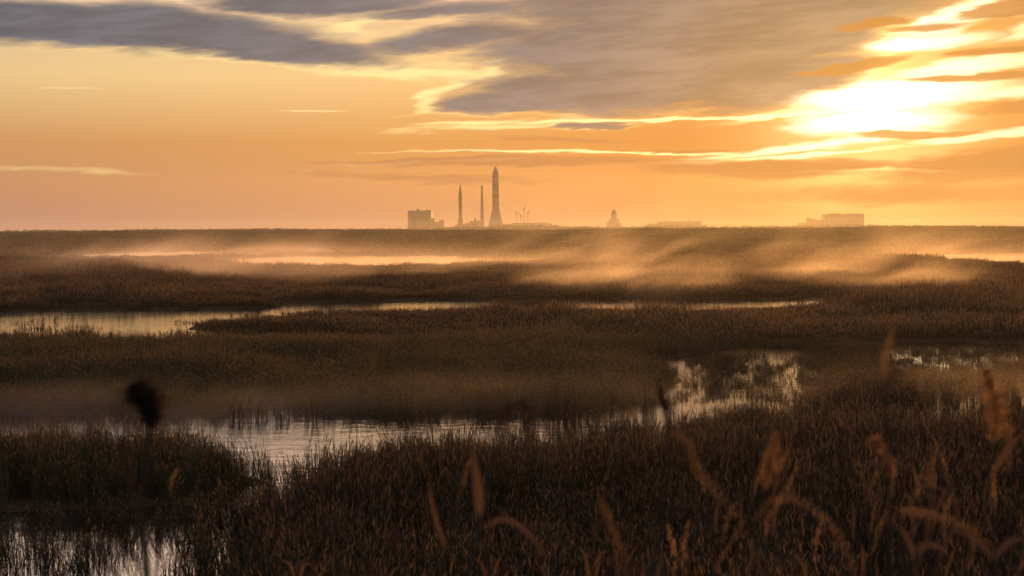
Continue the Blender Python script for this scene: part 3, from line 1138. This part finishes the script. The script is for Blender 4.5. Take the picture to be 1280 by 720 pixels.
def stepped_tower():
    u = 767.8
    e = empty('stepped_tower', (sky_x(u), DSKY, 0), 'squat stepped tower with a domed top standing apart in mid skyline', 'tower')
    b = lambda hw, p0, p1, nm, m, par=e: MB().box(-hw * MPP, hw * MPP, -hw * MPP, hw * MPP, p0 if p0 == 0 else sky_z(u, p0), sky_z(u, p1)).build(nm, m, par)
    lo = b(9.2, 0, 278.0, 'lower_tier', M_CONC)
    for i in range(5):
        x = (-9.2 + (i + 0.5) * 18.4 / 5) * MPP
        MB().box(x - 1.1, x + 1.1, -9.2 * MPP - 0.2, -9.2 * MPP - 0.02, 7, 11).build('window', M_GLASS, lo)
    b(6.4, 278.0, 273.5, 'middle_tier', M_CONC)
    b(3.4, 273.5, 268.0, 'upper_tier', M_CLAD)
    b(4.0, 268.0, 267.2, 'gallery', M_DARKMETAL)
    MB().lathe([(3.0 * MPP, sky_z(u, 267.2)), (2.9 * MPP, sky_z(u, 265.2)), (2.2 * MPP, sky_z(u, 263.4)), (1.0 * MPP, sky_z(u, 262.3)), (0.3, sky_z(u, 262.0))], 16).build('dome', M_DARKMETAL, e, True)
    MB().bar((0, 0, sky_z(u, 262.2)), (0, 0, sky_z(u, 259.8)), 0.5, 6, 0.2).build('finial', M_DARKMETAL, e)


stepped_tower()


# far wood along the horizon, no single tree to be told apart
def far_wood():
    rng = random.Random(3)
    v, f = [], []
    x = -1500.0
    while x < 1700:
        hgt = 6.5 + 8.0 * float(fbm(np.array([x / 170.0]), np.array([0.3]), 91)[0]) + rng.uniform(-0.8, 0.8)
        r = rng.uniform(5, 11)
        y = 3100 + rng.uniform(-40, 40)
        b = len(v)
        n = 7
        for k, (rr, zz) in enumerate(((0.9, 0.0), (1.05, 0.45), (0.75, 0.8), (0.2, 1.0))):
            for i in range(n):
                a = 2 * math.pi * i / n + k * 0.4
                q = rr * rng.uniform(0.75, 1.2)
                v.append((x + r * q * math.cos(a), y + r * q * math.sin(a), hgt * zz * rng.uniform(0.9, 1.08)))
        for k in range(3):
            for i in range(n):
                j = (i + 1) % n
                f.append((b + k * n + i, b + k * n + j, b + (k + 1) * n + j, b + (k + 1) * n + i))
        f.append(tuple(b + 3 * n + i for i in range(n)))
        x += rng.uniform(1.2, 3.6)
    o = link_mesh('far_wood', v, f, M_REED)
    tag(o, 'faint line of far-off trees along the horizon', 'wood', kind='stuff')


far_wood()


# ------------------------------------------------------------------ single reeds on the near bank, out of focus
M_STEM = mat('straw_stem', leafy((0.04, 0.028, 0.018), (0.07, 0.047, 0.027), (0.05, 0.04, 0.022), 0.25))
M_LEAF = mat('dry_reed_leaf', leafy((0.055, 0.039, 0.024), (0.11, 0.077, 0.046), (0.08, 0.058, 0.034), 0.5))
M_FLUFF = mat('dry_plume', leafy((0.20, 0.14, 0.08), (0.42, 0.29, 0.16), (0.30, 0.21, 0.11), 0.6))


M_DARKFLUFF = mat('damp_plume', leafy((0.04, 0.029, 0.021), (0.075, 0.053, 0.035), (0.05, 0.037, 0.023), 0.4))  # same kind of plume in a darker tone, for reeds marked dark


def near_pt(u, py, d):
    py = py + (u - 640) * math.tan(ROLL)
    return Vector(((u - 640) / FPX * d, d, H - (py - HORIZON) / FPX * d))


def curve_pts(pts, n):
    """Catmull-Rom through pts"""
    P = [Vector(p) for p in pts]
    P = [P[0] * 2 - P[1]] + P + [P[-1] * 2 - P[-2]]
    out = []
    segs = len(P) - 3
    for k in range(n + 1):
        s = k / n * segs
        i = min(int(s), segs - 1)
        t_ = s - i
        a, b, c, d = P[i], P[i + 1], P[i + 2], P[i + 3]
        out.append(0.5 * ((2 * b) + (c - a) * t_ + (2 * a - 5 * b + 4 * c - d) * t_ ** 2 + (3 * b - a - 3 * c + d) * t_ ** 3))
    return out


def reed(label, d, line, plume=None, leaves=(), group=None, seed=0, stem_r=0.0035, dark=0):
    """line: stem from low to high as (u, py); plume: (axis points, width in picture units, spikelets); leaves: (axis points, width)"""
    rng = random.Random(seed)
    low = near_pt(*line[0], d)
    gz = float(terrain(np.array([low.x]), np.array([low.y]))[0])
    foot = Vector((low.x - (near_pt(*line[1], d).x - low.x) * 0.3, d, gz - 0.03))
    e = empty('bank_reed', tuple(foot), label, 'reed', group)
    P = [foot] + [near_pt(u, p, d) for u, p in line]
    st = [p - foot for p in curve_pts(P, 14)]
    n = len(st)
    MB().tube(st, [stem_r * (1.25 - 0.7 * k / (n - 1)) for k in range(n)], 6).build('stem', M_STEM, e, True)
    for ip, (ax, wid, cnt) in enumerate([plume] if isinstance(plume, tuple) else (plume or ())):
        A = [near_pt(u, p, d) - foot for u, p in ax]
        C = curve_pts(A, 24)
        W = wid / FPX * d
        mb = MB()
        for i in range(cnt):
            q = rng.random() ** 0.9
            c = C[int(q * 24)]
            dirn = (C[min(int(q * 24) + 1, 24)] - C[max(int(q * 24) - 1, 0)]).normalized()
            s = dirn.orthogonal().normalized()
            a = rng.uniform(0, 6.283)
            s = Matrix.Rotation(a, 3, dirn) @ s
            wq = W * 0.55 * (0.22 + 0.85 * math.sin(math.pi * min(1, 0.12 + q * 0.85))) * rng.uniform(0.55, 1.0)
            tip = c + dirn * wq * rng.uniform(0.3, 1.1) + s * wq
            mb.blade(c, tip, max(W * rng.uniform(0.09, 0.19), 0.0042), dirn * wq * 0.15, 2, side=(rng.uniform(-1, 1), rng.uniform(-1, 1), rng.uniform(-1, 1)))
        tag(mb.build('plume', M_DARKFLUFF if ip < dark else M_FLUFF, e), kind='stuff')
    for ax, wid in leaves:
        A = [near_pt(u, p, d) - foot for u, p in ax]
        C = curve_pts(A, 12)
        W = wid / FPX * d
        v, f = [], []
        for k, c in enumerate(C):
            dirn = (C[min(k + 1, 12)] - C[max(k - 1, 0)]).normalized()
            s = dirn.cross(Vector((0, -1, 0.25))).normalized()
            w = W / 2 * max(0.06, math.sin(math.pi * (0.08 + 0.92 * (k / 12) ** 0.8)))
            up = dirn.cross(s) * w * 0.35
            v += [tuple(c - s * w), tuple(c + up), tuple(c + s * w)]
        for k in range(12):
            for j in (0, 1):
                f.append((3 * k + j, 3 * k + j + 1, 3 * k + j + 4, 3 * k + j + 3))
        link_mesh('leaf', v, f, M_LEAF, e, True)
    return e


reed('blurred dark round plume rising above the reed island, far left', 4.2, [(182, 780), (174, 660), (180, 580), (186, 530)],
     ([(188, 538), (186, 515), (176, 496), (168, 484)], 56, 300), seed=1, dark=1, stem_r=0.007)
reed('blurred dark narrow closed plume leaning left below the round plume', 4.0, [(176, 780), (176, 690), (168, 620)],
     ([(170, 630), (160, 595), (150, 562), (144, 545)], 20, 300), seed=2, dark=1)
reed('thin blurred stem bowing over the flooded reeds, right of the round plume', 5.5, [(188, 780), (192, 710), (203, 650), (210, 615)],
     ([(209, 622), (213, 600), (220, 585)], 6, 60), seed=3, stem_r=0.004)
reed('dark blurred reed spike leaning right before the left end of the near reed bed', 5.2, [(408, 790), (424, 700), (442, 640)],
     ([(438, 652), (452, 612), (464, 584)], 9, 160), seed=4, dark=1, stem_r=0.005)
reed('blurred reed whose dark plume nods over to the right at picture centre', 4.8, [(575, 790), (598, 660), (612, 590), (620, 548)],
     ([(618, 556), (624, 530), (636, 510), (652, 505), (664, 520)], 20, 300), seed=5, dark=1, stem_r=0.004)
reed('dark blurred bare stem just left of the nodding plume', 5.0, [(540, 790), (556, 690), (572, 620)],
     ([(570, 630), (580, 595), (586, 575)], 6, 60), leaves=[([(556, 690), (540, 640), (534, 600)], 5)], seed=6, stem_r=0.005)
reed('blurred orange backlit leaf standing upright below the nodding plume', 4.4, [(620, 790), (606, 700), (597, 640)], None,
     leaves=[([(598, 650), (596, 610), (589, 560)], 12), ([(604, 660), (632, 650), (662, 672), (684, 705)], 7)], seed=7)
reed('blurred dark feathery plume with a long brown frond arching down to the right', 4.5, [(800, 800), (822, 680), (834, 580), (834, 535)],
     [([(836, 545), (834, 520), (828, 498), (820, 474)], 19, 320), ([(838, 540), (860, 552), (868, 582), (892, 614), (926, 656), (952, 724)], 15, 750)], seed=8, dark=1)
reed('short blurred brown reed tip at the lower edge, right of centre', 4.6, [(806, 800), (792, 730), (776, 690)],
     ([(782, 706), (768, 670), (756, 640), (750, 622)], 15, 300), seed=9)
reed('blurred reed with a pale plume arching over to the lower right', 5.0, [(938, 800), (940, 720), (946, 650), (956, 600)],
     [([(954, 612), (962, 580), (970, 540)], 24, 300), ([(944, 650), (966, 626), (1005, 630), (1040, 660), (1062, 696), (1076, 740)], 14, 750)], seed=10)
reed('faint blurred orange plume rising highest, right of the winding reach', 3.6, [(1116, 820), (1112, 640), (1108, 520), (1106, 470)],
     ([(1106, 480), (1106, 450), (1112, 425), (1116, 408)], 13, 200), leaves=[([(1106, 490), (1120, 466), (1144, 480)], 8)], seed=11)
reed('big blurred fluffy plume at the right edge, standing before the low channel', 5.0, [(1232, 800), (1230, 680), (1238, 590), (1242, 540)],
     ([(1242, 556), (1246, 520), (1240, 490), (1232, 462)], 40, 210), leaves=[([(1238, 600), (1262, 560), (1284, 540)], 9)], seed=12)
reed('blurred second fluffy plume close beside the big plume at the right edge', 5.4, [(1262, 800), (1262, 680), (1262, 580)],
     ([(1262, 590), (1262, 550), (1256, 510), (1258, 480)], 24, 130), seed=13)
reed('blurred brown reed with a drooping plume, left of the two fluffy plumes', 5.2, [(1130, 800), (1128, 690), (1122, 620), (1112, 580)],
     [([(1116, 596), (1108, 570), (1096, 552), (1086, 560)], 20, 260), ([(1126, 640), (1150, 642), (1200, 656), (1244, 684)], 14, 520)], seed=14)
reed('low blurred reed bending right at the bottom right corner', 5.0, [(1150, 810), (1146, 740), (1150, 690)], None,
     leaves=[([(1146, 740), (1150, 690), (1172, 684), (1190, 700)], 9), ([(1150, 720), (1138, 680), (1120, 650)], 8)], seed=15)
reed('dark blurred stem with a forked leaf at the right edge near the bottom', 4.6, [(1244, 820), (1243, 720), (1244, 690)], None,
     leaves=[([(1243, 700), (1220, 674), (1180, 660)], 10), ([(1243, 700), (1262, 680), (1290, 672)], 9)], seed=16)
# softer brown reeds further down the bank, nothing sets one apart from the next
rb = random.Random(77)
for i in range(26):
    d = rb.uniform(5.2, 8.5)
    u = rb.uniform(830, 1300)
    top = rb.uniform(545, 660)
    ln = rb.uniform(-30, 44)
    reed('soft brown reed among many alike in the blurred stand at the lower right', d, [(u - ln, 850), (u - ln * 0.6, 740), (u, top + 40)],
         ([(u - ln * 0.1, top + 60), (u + ln * 0.15, top + 30), (u + ln * 0.6, top)], rb.uniform(7, 14), rb.randint(60, 110)),
         leaves=[([(u - ln * 0.5, top + 100), (u - ln * 0.2 + sg * 10, top + 66), (u + sg * rb.uniform(16, 30), top + rb.uniform(34, 62))], rb.uniform(2.5, 4)) for sg in (rb.choice((-1, 1)),)],
         group='blurred reeds on the near bank', seed=100 + i, stem_r=0.005)
for i in range(14):
    d = rb.uniform(7.5, 11)
    u = rb.uniform(330, 830)
    top = rb.uniform(640, 710)
    ln = rb.uniform(-14, 26)
    reed('dim low reed tip among many alike along the bottom edge', d, [(u - ln, 850), (u - ln * 0.6, 780), (u, top + 30)],
         ([(u, top + 34), (u + ln * 0.15, top + 14), (u + ln * 0.4, top)], rb.uniform(8, 14), 110),
         leaves=[([(u - ln * 0.5, top + 90), (u - ln * 0.2 + sg * 8, top + 56), (u + sg * rb.uniform(10, 24), top + rb.uniform(26, 56))], rb.uniform(2.5, 4)) for sg in (-1, 1)],
         group='low reed tips along the bottom edge', seed=300 + i, stem_r=0.004, dark=1)


# ------------------------------------------------------------------ mist over the water and haze over the whole place
def mist(label, u0, u1, py, depth, height, dens, seed, size, thresh=0.5, lean=1.6, soft=0.22, tint=(1.0, 0.87, 0.97), aniso=0.75, broken=1.5):
    """a low bank of drifting mist standing on the marsh: u0..u1 bearing, py its middle, depth and height in metres"""
    y = H * FPX / (py - HORIZON)
    x0, x1 = (u0 - 640) / FPX * y, (u1 - 640) / FPX * y
    hw, hd = (x1 - x0) / 2, depth / 2

    def fn(t, out):
        pos = t.n('ShaderNodeTexCoord').outputs['Object']
        sep = t.n('ShaderNodeSeparateXYZ')
        t.link(pos, sep.inputs[0])
        X, Y, Z = sep.outputs
        hz = t.m('DIVIDE', Z, height)
        # drift: upper air is carried along
        q = t.xyz(t.m('DIVIDE', t.m('SUBTRACT', X, t.m('MULTIPLY', Z, lean)), size), t.m('DIVIDE', Y, size * 1.5), t.m('ADD', t.m('DIVIDE', Z, size * 0.5), seed * 3.7))
        n = t.noise(q, 1.0, 3.0, 0.5, 0.5)
        thr = t.m('ADD', thresh - 0.16, t.m('MULTIPLY', hz, 0.34))
        n = t.step(t.m('SUBTRACT', n, thr), 0.0, soft)
        ex = t.m('POWER', t.m('DIVIDE', X, hw), 2.0)
        ey = t.m('POWER', t.m('DIVIDE', Y, hd), 2.0)
        big = t.noise(t.mapping(pos, loc=(seed * 91.0, 0, 0), scl=(size * 2.2, size * 3.0, 60.0)), 1.0, 1.0, 0.5)
        edge = t.step(t.m('SUBTRACT', t.m('ADD', 0.85 - broken * 0.5, t.m('MULTIPLY', big, broken)), t.m('ADD', ex, ey)), 0.0, 0.9)
        fall = t.m('POWER', t.m('SUBTRACT', 1.0, hz, clamp=True), 1.3)
        dn = t.m('MULTIPLY', t.m('MULTIPLY', t.m('MULTIPLY', n, edge), fall), dens)
        v = t.n('ShaderNodeVolumePrincipled')
        v.inputs['Color'].default_value = (*tint, 1)
        v.inputs['Anisotropy'].default_value = aniso
        t.link(dn, v.inputs['Density'])
        t.link(v.outputs[0], out.inputs['Volume'])
    m = mat('drifting_mist', fn)
    o = MB().box(-hw, hw, -hd, hd, 0.02, height).build('mist', m)
    o.location = ((x0 + x1) / 2, y, 0)
    tag(o, label, 'mist', kind='stuff')


mist('thin mist lying on the far left ponds', 20, 760, 333, 230, 12.0, 0.0075, 1, 26.0, 0.47, soft=0.35)
mist('mist rising in drifts between the middle ponds, right of centre', 600, 960, 362, 110, 17.0, 0.0120, 2, 12.0, 0.50, soft=0.28)
mist('tall drift of mist rising before the far right pond', 860, 1240, 360, 120, 18.0, 0.0105, 9, 12.0, 0.50, soft=0.28)
mist('thin wisps drifting low over the far left marsh, before the horizon', -60, 520, 318, 300, 12.0, 0.0065, 11, 24.0, 0.49, soft=0.3)
mist('thin wisps drifting over the middle of the far marsh', 380, 900, 340, 180, 12.0, 0.0050, 12, 20.0, 0.49, soft=0.3)
mist('pale mist on the far right pond', 1080, 1420, 328, 190, 13.0, 0.005, 3, 26.0, 0.46, soft=0.35)
mist('low mist over the near channel and the edge of the olive reeds', 200, 960, 509, 22, 2.4, 0.012, 4, 7.0, 0.30, soft=0.5, broken=0.5)
mist('low mist over the right low channel behind the near reed bed', 900, 1500, 504, 20, 2.8, 0.016, 5, 7.0, 0.32, soft=0.5, broken=0.5)
mist('thin mist on the left arm of the near channel', -240, 520, 520, 18, 2.0, 0.030, 6, 7.0, 0.30, soft=0.5, broken=0.5)
mist('faint mist hanging over the middle left reed beds', -100, 620, 350, 130, 11.0, 0.010, 7, 20.0, 0.45, soft=0.35)


def ground_haze():
    """a low even layer of mist on the far marsh and the plain behind it"""
    def fn(t, out):
        v = t.n('ShaderNodeVolumePrincipled')
        v.inputs['Color'].default_value = (1.0, 0.94, 0.92, 1)
        v.inputs['Density'].default_value = 0.00006
        v.inputs['Anisotropy'].default_value = 0.60
        t.link(v.outputs[0], out.inputs['Volume'])
    o = MB().box(-3000, 3000, 450, 4400, -1.5, 24.0).build('mist', mat('low_mist_layer', fn))
    tag(o, 'thin level layer of mist from the far marsh to the foot of the launch site', 'mist', kind='stuff')


ground_haze()


def smoke():
    """faint smoke trailing up from behind the wide hall"""
    def fn(t, out):
        pos = t.n('ShaderNodeTexCoord').outputs['Object']
        sep = t.n('ShaderNodeSeparateXYZ')
        t.link(pos, sep.inputs[0])
        X, Y, Z = sep.outputs
        n = t.noise(t.mapping(pos, scl=(26.0, 26.0, 40.0)), 1.0, 2.0, 0.5)
        r = t.m('ADD', t.m('POWER', t.m('DIVIDE', X, 34.0), 2.0), t.m('POWER', t.m('DIVIDE', Y, 34.0), 2.0))
        z = t.m('POWER', t.m('DIVIDE', t.m('SUBTRACT', Z, 62.0), 50.0), 2.0)
        dn = t.m('MULTIPLY', t.step(t.m('SUBTRACT', 1.0, t.m('ADD', r, z)), 0.0, 0.9), t.m('MULTIPLY', t.step(n, 0.25, 0.7), 0.006))
        v = t.n('ShaderNodeVolumePrincipled')
        v.inputs['Color'].default_value = (0.45, 0.36, 0.26, 1)
        t.link(dn, v.inputs['Density'])
        t.link(v.outputs[0], out.inputs['Volume'])
    o = MB().box(-36, 36, -36, 36, 8, 114).build('smoke', mat('thin_smoke', fn))
    o.location = (sky_x(1074), DSKY + 60, 0)
    tag(o, 'faint smudge of smoke rising behind the wide hall below the sun', 'smoke', kind='stuff')


smoke()


def build_haze():
    mb = MB().box(-4200, 4200, -60, 5600, -2.0, 150.0)

    def fn(t, out):
        v = t.n('ShaderNodeVolumePrincipled')
        v.inputs['Color'].default_value = (1.0, 0.93, 0.86, 1)
        v.inputs['Density'].default_value = 0.000028
        v.inputs['Anisotropy'].default_value = 0.76
        t.link(v.outputs[0], out.inputs['Volume'])
    o = mb.build('haze', mat('morning_haze', fn))
    tag(o, 'thin warm morning haze over the whole marsh', 'haze', kind='stuff')


build_haze()
